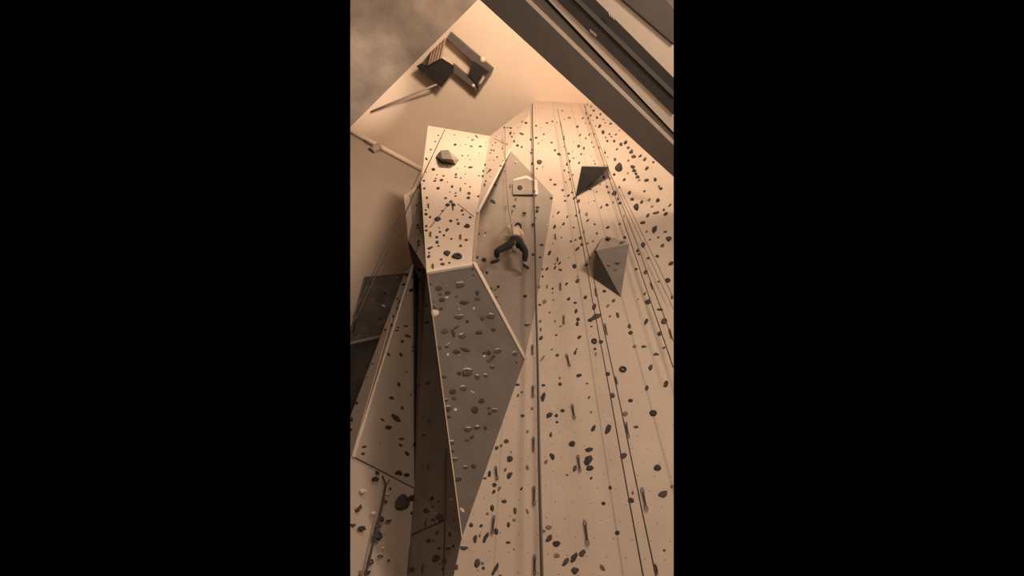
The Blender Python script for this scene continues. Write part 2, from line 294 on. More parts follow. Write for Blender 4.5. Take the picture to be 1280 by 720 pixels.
# ------------------------------------------------------------------ holds: read off the photograph
#  tile origin + scale, then (x, y, w, h, [angle], [tone]) in tile units
TILES = [
 ((520, 150), 7.2, [(200,140,14,8),(172,195,16,8),(132,268,18,10),(93,350,24,14,60),(345,135,12,6,0,'m'),(470,155,10,8,0,'m'),(508,180,22,8,0,'m'),(545,150,30,10,40,'m'),(352,224,26,12),(400,226,8,6,0,'m'),(447,223,14,6,0,'m'),(497,240,26,10,20,'m'),(578,240,26,10,10),(632,203,8,8,0,'m'),(630,232,8,6,0,'m'),(568,298,8,6,0,'m'),(565,322,8,6,0,'m'),(415,322,14,8),(468,320,10,8),(485,355,6,16,0,'m'),(440,418,14,6,0,'m'),(487,428,34,12,5),(282,415,16,8),(375,438,12,8,0,'m'),(157,445,28,20),(190,495,12,8),(248,503,20,12),(178,528,16,10),(168,550,24,10),(230,542,26,18),(283,558,12,8,0,'m'),(360,490,16,22),(360,516,24,10),(403,523,18,10,0,'r'),(566,503,14,8),(445,485,6,20,0,'m'),(70,547,20,12),(75,615,18,16),(198,615,24,20),(325,600,20,22),(443,573,14,8),(487,602,14,10),(305,648,12,8,0,'m'),(355,658,16,10),(355,685,20,10),(477,660,28,22),(470,700,30,20),(98,700,18,20),(267,703,22,16),(560,688,18,14),(90,470,14,8,0,'m'),(15,610,14,24),(30,668,10,10),(5,662,8,8),
   (715,203,10,12),(678,270,14,14),(700,272,12,16),(688,225,10,14,0,'m'),(622,402,14,20),(605,460,12,18),(663,455,30,16,-45),(640,435,8,8),(600,505,16,20),(640,475,8,14),(628,550,10,20),(617,585,14,26),(665,360,8,12,0,'m'),(700,362,8,14,0,'m'),(668,507,8,10)]),
 ((520, 245), 7.2, [(315,52,28,24),(285,82,36,22),(335,80,36,24),(413,130,22,20),(424,167,18,14),(238,134,20,14),(88,127,18,12),(90,163,26,22),(127,188,18,20),(192,210,44,32),(313,224,26,20),(371,214,18,14),(380,248,22,24),(487,192,22,18),(460,272,44,28),(92,270,18,20),(93,310,22,18),(208,286,12,12),(215,323,22,14),(280,306,32,22,-35),(251,353,20,18),(188,370,24,22),(318,386,20,12),(452,396,26,18),(190,418,26,24),(202,450,22,10),(402,449,26,18),(125,468,44,18,-20),(117,510,16,16),(115,545,24,24),(278,516,48,38),(370,546,72,44,0,'ring'),(227,572,24,16),(238,612,36,20),(300,603,20,12),(190,662,38,32),(115,685,36,22),
   (30,65,10,14),(10,85,14,18),(45,180,14,18),(20,262,20,22),(48,255,14,30),(50,320,18,26),(25,405,20,18),(30,435,14,20),(40,660,24,16),(70,655,16,16),(5,495,8,12),
   (693,52,44,20,30,'ring'),(585,112,12,10,0,'l'),(562,340,22,20),(625,330,12,16),(615,358,14,14,0,'l'),(585,290,8,8,0,'l'),(552,550,22,20),(613,575,34,28,0,'ring'),(640,688,20,22),(705,268,8,8,0,'l'),(440,635,14,10,0,'l'),(510,655,20,24),(522,712,24,14)]),
 ((610, 150), 7.2, [(148,65,14,14),(178,68,14,10,0,'m'),(205,72,18,12),(202,120,26,16,-45),(235,120,8,14),(215,150,14,14),(70,202,14,14),(42,220,18,14,-45,'m'),(32,270,16,18),(55,270,12,14),(20,298,16,8,0,'m'),(82,333,12,16),(128,255,12,22,0,'m'),(172,215,10,18,0,'m'),(15,360,10,10,0,'m'),(55,362,10,14,0,'m'),(15,458,18,22),(15,505,10,10,0,'m'),(75,150,8,8,0,'m'),(125,180,8,8,0,'m'),
   (307,15,14,14,0,'m'),(342,27,22,16),(270,70,8,8,0,'m'),(302,125,40,14,15),(433,53,18,12),(475,67,8,6,0,'m'),(530,28,20,8),(580,14,18,10),(622,22,12,10,0,'m'),(655,45,10,10,0,'m'),(560,92,8,6,0,'m'),(502,128,16,12),(433,160,20,16),(384,177,18,16),(235,192,18,16),(265,230,22,18),(303,243,18,14),(485,180,10,8,0,'m'),(455,210,10,22,30,'m'),(573,203,18,14),(683,150,14,10),(682,172,18,14),(397,268,12,14),(388,296,16,14),(602,272,18,16),(637,310,30,16,20),(685,240,12,14,0,'m'),(462,378,40,36,0,'round'),(400,393,22,18),(440,438,14,12),(492,420,8,24,0,'m'),(710,398,16,26),(687,455,14,16),(565,538,18,16),(602,582,24,16),(700,558,12,14,0,'m'),(672,630,20,20),(688,685,12,12,0,'m'),(415,640,20,24),
   (138,368,14,14),(115,415,20,18),(155,460,10,12),(90,492,24,26),(65,585,24,12),(200,585,10,26,0,'m'),(252,382,24,12,20,'l'),(365,525,20,16),(425,556,14,14),(287,608,38,38,0,'round'),(250,705,16,12,0,'m'),(570,703,22,18)]),
 ((700, 120), 7.2, [(20,132,14,10,0,'m'),(83,197,26,12,0,'m'),(38,210,10,8,0,'m'),(157,275,20,18),(205,200,16,10,-45),(235,155,10,14),(228,245,8,20,0,'m'),(255,200,12,16),(268,245,10,20),(180,352,24,12,-45),(232,382,18,10,-45),(263,347,22,10,-55),(307,343,14,18),(125,415,8,8,0,'m'),(285,418,12,12),(302,460,12,10),(350,465,14,26,0,'m'),(168,452,26,24),(215,470,14,26),(190,522,14,20),(112,500,8,10),(78,518,18,18),(122,558,16,12),(88,585,14,24),(172,602,24,13,-45),(305,583,20,6,20,'m'),(315,610,14,12),(280,540,8,8,0,'m'),(405,508,14,24),(400,480,8,8),(430,550,10,14,0,'m'),(75,687,12,14),
   (245,75,8,20,0,'m'),(280,95,10,14),(303,132,16,14),(275,175,14,18),(332,195,18,20),(363,165,14,22),(295,220,10,10,0,'m'),(390,210,18,14,0,'m'),(408,240,14,14,0,'m'),(355,272,30,20,-40),(320,270,10,18,0,'m'),(387,325,26,34),(455,250,24,12),(535,310,14,10,0,'m'),(445,343,16,14),(462,365,14,10),(503,347,20,12,-45),(410,372,12,12),(425,405,18,18),(488,405,18,24),(548,435,28,30),(590,420,32,24,-45),(613,465,24,20),(513,480,22,12,-40),(640,503,36,26,-40),(662,545,36,26,0,'round'),(615,580,18,20,0,'m'),(495,570,20,24),(530,648,54,58,-30,'round'),(487,705,20,20),(712,545,12,16),(610,695,22,12,-40,'m')]),
 ((742, 180), 7.2, [(352,207,36,26),(365,240,34,24),(380,268,24,20),(395,297,34,24),(422,107,28,16,-40),(460,138,34,20,-40),(538,163,18,18),(480,218,34,22,-50),(410,325,24,14,-30,'m'),(475,328,34,22,-15),(553,318,24,32),(588,380,16,18),(602,402,30,22),(457,425,22,18),(275,322,24,20,-40),(232,388,16,22),(90,300,28,18,-50),(60,365,12,12),(120,385,18,20),(135,435,20,18),(25,430,12,12),(187,443,40,32,-40),(150,310,14,24,0,'m'),(322,440,28,24,-30),(345,495,32,26,0,'h'),(385,570,54,46,-10,'wedge'),(432,522,30,22,-40),(500,500,26,18,-40,'m'),(578,507,32,28,-30),(685,550,34,18,-45,'h'),(525,563,26,18,-30,'m'),(632,592,20,22),(648,630,36,26,-30),(562,620,60,20,-12),(488,643,36,22,-55),(235,530,24,22),(220,495,14,30),(175,525,14,20,0,'m'),(120,548,24,22),(68,570,26,14,-55),(5,512,10,14),(443,707,44,22,-10),(275,650,10,30,0,'m')]),
 ((700, 200), 7.2, [(38,95,10,10),(115,135,10,22),(88,175,14,16),(22,270,18,18),(75,320,26,18,-40),(45,368,18,16),(108,292,14,16),(130,345,26,16,-20),(165,370,32,22,-50),(273,262,20,18),(260,385,10,8,0,'m'),(65,510,24,14,-60),(145,500,16,20),(98,500,6,14,0,'m'),(32,575,30,18,-50),(175,465,14,36,0,'m'),(238,487,22,34,0,'m'),(250,543,28,16,-45),(123,608,16,16),(13,698,12,14),(215,650,14,34,0,'m'),(185,700,26,28),(312,578,16,14),(332,660,18,20),(430,607,30,18,-25),(537,577,22,14,-30),(582,697,24,20),(3,603,8,8)]),
 ((742, 280), 7.2, [(133,130,40,14),(258,163,36,10,0,'m'),(548,45,56,38,-65),(477,68,22,14,-45,'h'),(507,140,16,14),(582,122,20,14),(645,70,30,16,-10,'h'),(677,135,56,42,10,'wedge'),(618,193,34,26,-40,'h'),(445,185,30,44),(493,307,28,18,-15),(572,290,30,22),(697,355,40,28,-25),(468,435,32,28,-30,'ring'),(667,507,40,36,0,'round'),(585,518,16,16),(383,405,24,20,-30),(460,628,26,16,-50),(400,677,18,8,-30,'r'),(490,700,46,40,-20),(710,658,20,38),(395,240,22,26),(407,270,18,18),(97,605,28,22),(180,690,32,22,-40),(15,250,14,24),(18,420,18,28),
   (215,350,36,30,0,'h'),(135,370,26,22,0,'h'),(195,408,34,16,-15,'h'),(145,520,12,24)]),
 ((590, 170), 7.2, [(380,630,24,18),(372,655,14,12,0,'l'),(360,680,8,20),(308,635,16,12,0,'m'),(395,565,10,10),(470,697,30,16,0,'ring'),(590,640,28,10),(587,672,22,18)]),
 ((660, 240), 7.2, [(208,55,22,16,30),(67,232,12,12),(48,293,28,18,20),(125,475,26,18,25),(50,560,28,14,25),(110,587,20,14),(170,295,16,10,0,'l'),(272,185,28,16,-50),(225,220,8,24,0,'m'),(240,312,36,22,-60),(225,465,10,14,0,'m'),(385,443,18,18),(428,430,18,14,-50),(485,472,24,24),(445,510,40,20,-50),(195,547,38,22,-60),(365,590,18,10,-45,'m'),(130,695,12,20),(170,692,30,18,-55),(243,680,30,16,-65),(285,640,28,16,-50),(290,700,28,16,10),(245,645,10,14),(418,668,32,36),(525,655,32,24,-25),(557,590,14,34,0,'m'),(583,443,14,16,0,'r'),(535,460,24,16,0,'m')]),
 ((655, 330), 7.2, [(12,285,28,20,0,'h'),(30,545,38,22,0,'h'),(167,110,14,18),(135,205,22,26,0,'m'),(207,203,16,36,10,'m'),(258,222,20,14,-50),(258,260,18,12,-40,'m'),(383,178,26,18,-50),(482,150,40,28,-50),(480,115,10,16),(402,314,28,22,-30),(553,300,32,26,-40),(265,325,16,12,0,'r'),(460,348,26,18),(182,340,38,28,-50,'m'),(142,368,22,18),(230,437,20,16,-50,'r'),(468,425,36,24,-70),(280,515,16,18,0,'m'),(330,560,20,12,-30,'m'),(145,515,28,22,-50,'m'),(150,588,18,32,0,'m'),(153,665,40,26,-50),(290,640,16,16),(487,495,28,30),(480,535,24,40),(498,658,36,24,-45),(630,385,46,30,-70),(645,475,84,38,-25),(597,505,34,30),(608,562,18,14),(632,695,42,42,0,'ring'),(693,700,32,30),(645,60,14,24)]),
 ((742, 370), 7.2, [(127,88,34,22,-35,'m'),(490,60,56,46,-40,'round'),(597,122,48,20),(635,225,50,46,-50,'round'),(215,170,42,28,75),(148,182,22,16,0,'m'),(472,230,52,26,-65),(322,272,28,36),(335,330,38,30,-15),(368,452,30,30,0,'m'),(592,340,34,32),(453,455,42,22),(633,466,24,16,-30),(563,524,46,22),(512,642,50,30,-70),(263,660,54,50,0,'ring'),(127,700,36,32),(12,475,22,20),(20,520,34,16,-70,'m'),(710,15,20,28)]),
 ((640, 430), 7.2, [(358,50,20,14,-30,'r'),(408,100,28,24),(568,75,36,22,-70),(582,45,18,12,-45),(275,130,56,16,-55,'m'),(50,365,34,22),(88,433,24,22,0,'m'),(53,463,28,16,-60),(602,283,46,26,-10),(432,360,30,28),(430,305,18,20,0,'m'),(282,370,30,20),(280,475,68,32,-72),(675,355,20,16,0,'r'),(692,480,26,14,-60),(712,612,22,20,-40,'m'),(455,600,36,26),(400,643,26,30),(335,640,54,34,-40),(358,592,36,20,0,'l'),(405,700,24,20),(95,643,32,24),(180,580,22,26,0,'m'),(40,165,22,12,-30),(25,85,48,34,0,'h')]),
 ((640, 472), 6.095, [(765,135,28,38),(1028,78,36,24,-75),(1172,48,42,32,-70),(903,175,32,24),(860,275,32,34,0,'m'),(1075,270,48,42,0,'round'),(945,375,32,20,0,'h'),(620,385,44,26,-60),(733,390,68,34,-70),(732,325,24,18,0,'l'),(118,410,22,18,-50,'m'),(295,435,34,18,-80),(457,503,38,38),(585,548,48,28,-10),(850,595,46,36,-35),(307,600,44,30,60),(258,642,34,22,-50,'m'),(580,625,70,46,-60),(592,688,48,36),(478,690,38,26,-65),(1108,685,48,42,0,'round'),(65,610,20,16,0,'l'),(117,685,34,24,80,'m'),(0,625,10,12)]),
 ((680, 560), 7.2, [(208,240,22,20,0,'m'),(425,270,24,20,-60),(595,355,26,32),(535,497,32,30,0,'round')]),
 ((742, 560), 7.2, [(705,345,24,36,0,'m'),(352,403,30,20,-70,'r'),(335,470,44,40),(625,415,98,50,-22,'wedge')]),
 ((640, 602), 6.095, [(278,348,38,28,0,'m'),(283,432,56,34,-55),(338,472,46,42),(342,562,38,30,0,'m'),(240,375,30,24,0,'m'),(410,610,62,34,-55),(472,577,72,32,-60),(535,545,50,36,-50),(478,678,46,46),(688,655,48,26,55,'r'),(802,388,32,30,0,'round'),(1160,522,20,20,0,'r'),(15,515,14,12,0,'m')]),
 ((600, 580), 7.2, [(85,88,48,28,-80),(45,125,28,22,0,'h'),(228,50,34,16,-65),(265,100,60,34,-60),(130,187,36,34,0,'round'),(172,222,40,26,-60,'m'),(125,250,34,24,-60),(373,222,28,18,-60),(218,335,42,30),(110,395,30,48),(68,447,24,24,0,'m'),(315,420,50,26,80),(425,425,44,20,75,'m'),(308,503,30,26,0,'m'),(257,545,44,28,-85),(147,605,48,32,80),(10,555,32,22,-40),(50,660,82,32,-62),(253,705,38,24)]),
 ((600, 620), 7.2, [(303,478,20,14,0,'m'),(30,650,22,28),(22,605,24,26,0,'m'),(137,660,104,28,-62),(182,712,30,14,0,'r')]),
 ((550, 530), 7.2, [(510,215,34,28,-50),(550,195,26,20,-50),(597,155,40,32),(628,310,46,46),(640,250,14,18,0,'m'),
   (250,45,60,42,0,'h'),(330,30,48,34,0,'h'),(407,32,28,34),(245,142,34,28),(288,118,40,24,-30),(103,165,40,40,0,'h'),(113,245,24,22),(130,318,46,32,0,'h'),(228,388,38,32,0,'h'),(302,380,38,34,30),(155,498,66,34),(430,78,30,10,10,'m'),(145,385,30,8,0,'m'),(280,650,24,14,40,'m')]),
 ((510, 620), 7.2, [(570,258,30,38),(603,385,58,32,-80),(645,355,30,18,-70,'m'),(503,465,62,36,0,'h'),(622,605,64,46,-75),(680,650,22,24),(437,640,44,26,-80),(668,585,26,18,-50,'l'),
   (488,125,44,26,50,'l'),(218,18,38,22,-75),(272,45,22,28),(222,98,22,20),(165,130,44,36),(38,150,34,26,-40),(228,212,34,30),(293,190,62,66),(262,328,34,24,-70),(295,338,14,10,0,'m'),(185,402,34,34),(230,400,24,26,0,'r'),(378,345,26,46),(365,465,36,34,0,'h'),(408,450,18,26),(280,470,24,22),(255,560,64,66),(330,580,36,42),(318,655,24,30),(38,663,38,46),(392,28,12,20,0,'l'),(415,215,14,14),(285,610,12,12)]),
 ((438, 620), 7.2, [(75,105,56,42,-50,'h'),(210,153,36,28,0,'l'),(20,258,38,30,0,'h'),(102,288,60,38),(280,205,42,48),(345,220,44,26,0,'h'),(260,272,28,28,0,'ring'),(248,355,60,80),(297,465,26,20,0,'l'),(268,542,42,26,0,'ring'),(345,578,18,22),(183,590,42,42,0,'ring'),(155,680,42,38,0,'h'),(90,690,24,46,0,'m'),(318,47,28,30),(470,45,104,116,0,'round'),(550,15,48,46)]),
 ((438, 530), 7.2, [(125,205,38,20,-15),(113,267,32,24),(268,168,18,6,0,'m'),(268,192,18,6,0,'m'),(242,437,36,24,40),(225,492,56,32),(115,600,48,30,10,'l'),(360,578,18,18),(335,628,36,22,0,'l'),(343,30,50,34),(5,50,14,30),(460,133,48,22),(452,190,36,22,30),(510,265,44,28,50),(437,437,48,40),(508,458,42,32),(580,180,26,22),(660,100,28,16),(655,365,40,26,0,'m')]),
 ((438, 430), 7.2, [(343,92,34,20,40),(455,95,36,24,60),(565,25,20,20),(562,62,18,14),(435,362,38,24,70),(370,485,36,24,20),(465,575,28,30),(412,665,80,40,45),(288,680,36,18,30),(615,367,20,22),(697,350,30,30),(540,458,24,18,0,'m'),(502,252,20,18,0,'m'),(200,178,18,14),(150,300,14,10),(60,530,22,22),(12,675,20,44)]),
 ((438, 330), 7.2, [(310,262,18,14),(237,328,16,12),(298,375,30,20,20,'l'),(205,357,20,10,0,'m'),(45,278,14,12),(105,280,12,12),(45,350,12,12),(105,345,14,12),(115,550,16,14),(75,570,20,12),(185,560,16,10),(225,555,14,10),(270,490,26,14),(45,635,28,18),(110,630,16,10),(178,630,16,10),(70,520,14,12),(420,120,12,12,0,'l'),(145,435,10,10),(508,95,22,24),(480,183,30,14),(422,312,16,16),(440,338,26,14,-60),(425,397,16,14),(388,470,14,18),(372,550,18,18),(315,590,14,22),
   (562,110,22,28),(545,235,40,26),(655,225,20,18),(625,50,22,16),(655,45,18,14),(622,418,22,22),(685,375,22,22),(690,522,38,18,-20),(500,558,36,18),(428,570,20,14),(415,597,26,16),(517,648,50,24,20),(465,695,24,26),(568,200,12,12)]),
 ((530, 330), 7.2, [(58,178,20,20),(130,217,50,38),(197,198,26,18,0,'m'),(325,185,68,48,0,'h'),(212,257,42,32),(145,272,32,24),(205,300,26,14,0,'l'),(160,322,46,32),(288,298,38,22,-30),(345,350,90,34,-8),(83,338,18,14),(90,392,34,28),(97,440,54,50,20,'l'),(152,402,26,24,0,'ring'),(480,260,36,38,0,'wedge'),(485,315,44,28),(447,400,18,22,0,'l'),(318,405,14,10,0,'l'),(315,475,66,42,0,'h'),(388,517,26,28),(527,490,34,38),(600,465,58,46,0,'h'),(185,605,50,38),(290,570,46,20,-30),(263,622,62,26,75),(345,645,56,48,-15,'h'),(493,617,50,32),(625,590,32,32),(222,712,14,10,0,'l'),
   (570,78,22,26),(600,222,28,24,0,'h'),(670,203,22,20),(652,298,24,12),(592,152,10,8,0,'l')]),
 ((540, 430), 7.2, [(65,32,34,34),(135,20,26,28,0,'h'),(142,95,22,22,0,'l'),(220,68,58,34),(297,50,68,34,20),(245,95,12,10,0,'l'),(468,82,34,22),(510,78,34,36),(588,60,60,38,-10,'h'),(470,108,20,16,0,'l'),(512,148,38,34,-20),(548,118,44,28,-40),(543,205,36,32,0,'h'),(320,248,76,70,0,'h'),(245,264,36,30),(405,292,40,44,0,'h'),(480,282,34,34,0,'h'),(105,297,44,20),(282,395,54,44,0,'h'),(268,380,30,14,-30,'l'),(185,425,50,40),(197,487,38,28,20),(127,503,30,26,0,'h'),(138,580,54,54,0,'h'),(210,590,26,26,0,'l'),(445,512,46,38),(385,592,54,54),(510,575,20,24),(518,622,26,28),(560,595,42,34,0,'h'),(143,655,46,26),(365,432,44,8,30,'l'),(665,300,14,10,0,'m'),(670,377,20,8,0,'m')]),
]
holds = []
for (ox, oy), s, lst in TILES:
    for h in lst:
        x, y, w, hh = h[:4]; ang = h[4] if len(h) > 4 else 0; tone = h[5] if len(h) > 5 else 'd'
        px, py = ox+x/s, oy+y/s
        if px-w/s/2 < 438.6: px = 438.6+w/s/2
        if px+w/s/2 > 841.4: px = 841.4-w/s/2
        if py > 719 or any(abs(px-q['px']) < 1.5 and abs(py-q['py']) < 1.5 for q in holds): continue
        c = cast(px, py)
        if c is None: continue
        holds.append(dict(px=px, py=py, w=w/s, h=hh/s, ang=ang, tone=tone, panel=c[2], area=w*hh/s/s))
holds.sort(key=lambda q: -q['area'])

def ico(sub):
    bm = bmesh.new(); bmesh.ops.create_icosphere(bm, subdivisions=sub, radius=1)
    bm.verts.ensure_lookup_table()
    vs = [v.co.copy() for v in bm.verts]; fs = [[v.index for v in f.verts] for f in bm.faces]; bm.free(); return vs, fs
ICO2 = ico(2); ICO3 = ico(3)
def hold_geom(bm, q):
    r = random.Random(int(q['px']*131+q['py']*977))
    w, h = q['w']*.5, q['h']*.5
    loc, n, _ = cast(q['px'], q['py'])
    a = math.radians(q['ang']); ca, sa = math.cos(a), math.sin(a)
    px, py = q['px'], q['py']+.12*min(w, h)
    def pl(x, y): return pplane(x, y, loc, n)
    c = pl(px, py)
    U = pl(px+ca*w, py+sa*w)-c; V = pl(px-sa*h, py+ca*h)-c
    lim = .85
    U *= 1.22; V *= 1.14
    out = min(U.length, V.length*.7)*.62
    if n.z < -.05: out *= .8
    ring = q['tone'] == 'ring'
    wedge = q['tone'] == 'wedge'
    seed = Vector((r.random()*50, r.random()*50, r.random()*50))
    if ring:
        k, m = 16, 8; rr = []
        for i in range(k):
            t = 2*math.pi*i/k
            rad = .68*(1+.12*math.sin(2*t+seed.x))
            row = []
            for j in range(m):
                s2 = 2*math.pi*j/m
                e = .32*(1+.15*math.sin(t*3+seed.y))
                x = math.cos(t)*(rad+e*math.cos(s2)); y = math.sin(t)*(rad+e*math.cos(s2)); z = .3+.6*math.sin(s2)
                row.append(bm.verts.new(c+U*x+V*y+n*(max(z, -.1)*out)))
            rr.append(row)
        for i in range(k):
            for j in range(m):
                bm.faces.new((rr[i][j], rr[(i+1) % k][j], rr[(i+1) % k][(j+1) % m], rr[i][(j+1) % m]))
        return
    vs, fs = ICO3 if q['area'] > 25 else ICO2
    kx = r.uniform(-.25, .25); ky = r.uniform(-.25, .25); pin = r.uniform(-.3, .35); amp = .10 if q['tone'] == 'round' else .34
    bite = r.random() < .35 and q['tone'] != 'round'
    nv = []
    for v0 in vs:
        v = v0*(1+amp*noise.noise(v0*1.6+seed)+amp*.4*noise.noise(v0*4+seed))
        x, y, z = v
        if wedge:
            x, y = x*(1-.45*(y+1)/2*1.2), y
        else:
            x *= (1+pin*y*.8)
        if bite and z > 0: z -= .45*math.exp(-((x-kx)**2+(y+.3)**2)*5)      # finger pocket
        if z < 0: z *= .08
        else: z = z*(1+kx*x+ky*y)
        nv.append(bm.verts.new(c+U*x+V*y+n*(z*out)))
    for f_ in fs:
        g = bm.faces.new([nv[i] for i in f_])
        m_ = sum((vs[i] for i in f_), Vector())/3
        if q['tone'] == 'h' and m_.y < -.45 and m_.z > -.2: g.material_index = 1     # upper edge, lit top painted in
        elif q['tone'] == 'h': g.material_index = 0

def hold_mat(q):
    t = q['tone']; k = int(q['px']*7+q['py']*3) % 3
    if t == 'm': return M_HM
    if t == 'l': return M_HL
    if t == 'r': return M_HR
    if t == 'h': return M_HH
    return (M_HD, M_HD2, M_HD3)[k]
M_HH = mat('hold_dark_tan', (.085, .068, .055), .7, .3, 12, bump=.4)
M_HLIT = mat('hold_lit_edge', (.55, .45, .36), .9, .15, 12)  # painted highlight for the tops of dark holds

# ---- words that single a hold out
def rope_x(b, py): return b[0]+(b[1]-b[0])*(py-130)/590.0
def region(q):
    x, y, p = q['px'], q['py'], q['panel']
    names = dict(tower='bright tower face', overhang="tower's grey overhang", flank='shaded face beside tower',
                 diamond='grey diamond recess', block='grey diamond recess', upper_side="tower's upper left flank",
                 lower_side="tower's dark left flank", side_foot="tower's left foot", corner='left corner panel',
                 corner_foot='low left panel', strip='pale slanting strip', far_left='dark far-left panel', far_left_low='dark far-left panel',
                 wedge='dark wedge volume', faceted='large faceted volume')
    if p in names: return names[p]
    c = rope_x((665, 677), y); t = rope_x((699, 812), y)
    rr = 731+(y-132)*.34
    if x < c: return 'wall left of centre rope'
    if x < t: return 'wall between centre, twin ropes'
    if x < rr and y < 460: return 'wall between twin, right ropes'
    if y >= 460: return 'wall right of twin ropes'
    return 'wall right of right-hand ropes'
def bandof(q):
    y, p = q['py'], q['panel']
    if p in ('diamond', 'block'):
        return "above the climber" if y < 280 else ("level with the climber" if y < 340 else 'below the climber')
    if y < 160: return 'near the ceiling'
    if y < 205: return 'above dark wedge'
    if y < 250: return 'level with dark wedge'
    if y < 300: return 'just above climber height'
    if y < 345: return 'at climber height'
    if y < 400: return 'below climber height'
    if y < 460: return "by recess's lower tip"
    if y < 530: return "in the lower half"
    if y < 600: return "well down"
    if y < 660: return 'near the bottom'
    return 'at the very bottom'
def look(q):
    size = 'small' if q['area'] < 15 else 'medium' if q['area'] < 27 else 'large' if q['area'] < 80 else 'huge'
    tone = {'m': 'mid-brown', 'l': 'pale', 'r': 'reddish', 'h': 'lit-edged'}.get(q['tone'], 'dark')
    asp = q['w']/q['h']
    if q['tone'] == 'ring': sh = 'ring-shaped'
    elif q['tone'] == 'wedge': sh = 'wedge-shaped'
    elif q['tone'] == 'round': sh = 'round'
    elif asp > 1.45: sh = 'slanting' if abs(q['ang']) > 20 else 'wide'
    elif asp < .75: sh = 'upright'
    else: sh = 'rounded'
    return '%s %s %s hold' % (size, tone, sh)
from collections import defaultdict
cells = defaultdict(list)
N_IND = 300
for q in holds[:N_IND]: cells[(look(q), region(q), bandof(q))].append(q)
ORD = ['topmost', 'second', 'third', 'fourth', 'fifth', 'sixth', 'seventh', 'eighth', 'ninth', 'tenth']
for key, ql in cells.items():
    lk, rg, bd = key
    base = '%s on %s, %s' % (lk, rg, bd)
    if len(ql) == 1: ql[0]['label'] = base
    elif len(ql) == 2:
        ql.sort(key=lambda q: q['py'])
        dyy = ql[1]['py']-ql[0]['py']
        if dyy > 4: w2 = ('upper', 'lower')
        else: ql.sort(key=lambda q: q['px']); w2 = ('left', 'right')
        for q, w_ in zip(ql, w2): q['label'] = '%s %s' % (w_, base)
    else:
        ql.sort(key=lambda q: q['py'])
        for i, q in enumerate(ql):
            w_ = 'lowest' if i == len(ql)-1 else ('topmost' if i == 0 else ORD[i]+'-highest')
            q['label'] = '%s %s' % (w_, base)
seen = set()
GROUPS = {'main': 'climbing holds on the main wall', 'tower': 'climbing holds on the bright tower', 'overhang': 'climbing holds under the tower overhang',
          'diamond': 'climbing holds in the diamond recess', 'block': 'climbing holds in the diamond recess', 'flank': 'climbing holds beside the tower',
          'wedge': 'climbing holds on the volumes', 'faceted': 'climbing holds on the volumes'}
for q in holds[:N_IND]:
    bm = bmesh.new(); hold_geom(bm, q)
    o = link('climbing_hold', bm, [hold_mat(q), M_HLIT] if q['tone'] == 'h' else hold_mat(q), smooth=(q['tone'] in ('round', 'ring')))
    tag(o, q['label'], 'climbing hold', GROUPS.get(q['panel'], 'climbing holds on the left walls'))
# the rest of the holds, the smallest, as one
if len(holds) > N_IND:
    bm = bmesh.new(); mats = [M_HD, M_HD2, M_HD3, M_HM, M_HL, M_HR, M_HH, M_HLIT]
    for q in holds[N_IND:]:
        k = len(bm.faces); hold_geom(bm, q); bm.faces.ensure_lookup_table()
        mi = mats.index(hold_mat(q))
        for f_ in bm.faces[k:]: f_.material_index = 7 if (q['tone'] == 'h' and f_.material_index == 1) else mi
    o = link('small_climbing_holds', bm, mats, smooth=True)
    tag(o, 'scatter of the tiniest climbing holds and footholds across all wall panels', 'climbing holds', kind='stuff')

# ------------------------------------------------------------------ quickdraws (px, py of middle, height in px, lean)
DRAWS = [(566, 261, 5, 0), (575.5, 237.5, 4, 0), (575.5, 297, 6, 0), (538, 293.6, 6, 0), (535.5, 258, 5, 0), (541, 334, 6, 0),
 (694, 296.3, 6.5, 0), (697, 325, 5, 0), (700.5, 359, 9, 0), (704.7, 400.5, 11, 0), (710, 451, 15, 4), (716.4, 515, 19, 3), (723.5, 580, 21, 3),
 (732.5, 667, 31, 4), (665.5, 437.8, 12, 0), (666, 490, 15, 0), (666.8, 556, 18, 0), (667.4, 620.5, 24, 0), (668, 707, 25, 0),
 (757, 412, 14, 3), (745, 366, 10, 2), (770, 476, 10, 3), (783.7, 538, 20, 4), (805, 625, 29, 6), (838, 418, 12, 3), (820, 712, 12, 3),
 (814.5, 358, 8, 3), (620.6, 592, 17, 2), (616.5, 657, 23, -2), (533.5, 654, 10, -2), (530, 711, 14, -2), (537, 584, 9, -1), (467, 664, 15, -4), (538, 526, 7, -1)]
draw_rows = []
for px, py, h, ln in DRAWS:
    c = cast(px, py)
    if c is None: continue
    draw_rows.append((px, py, h, ln, c))
def draw_label(px, py):
    reg = region(dict(px=px, py=py, panel=cast(px, py)[2]))
    return reg
lab = defaultdict(list)
for i, (px, py, h, ln, c) in enumerate(draw_rows): lab[draw_label(px, py)].append((py, i))
dl = {}
for rg, l in lab.items():
    l.sort()
    for k, (py, i) in enumerate(l):
        if len(l) == 1: dl[i] = 'dark quickdraw hanging on %s, the only one there' % rg
        else:
            w_ = 'topmost' if k == 0 else 'lowest' if k == len(l)-1 else ORD[k]+' from top'
            dl[i] = 'dark quickdraw hanging on %s, %s' % (rg, w_)
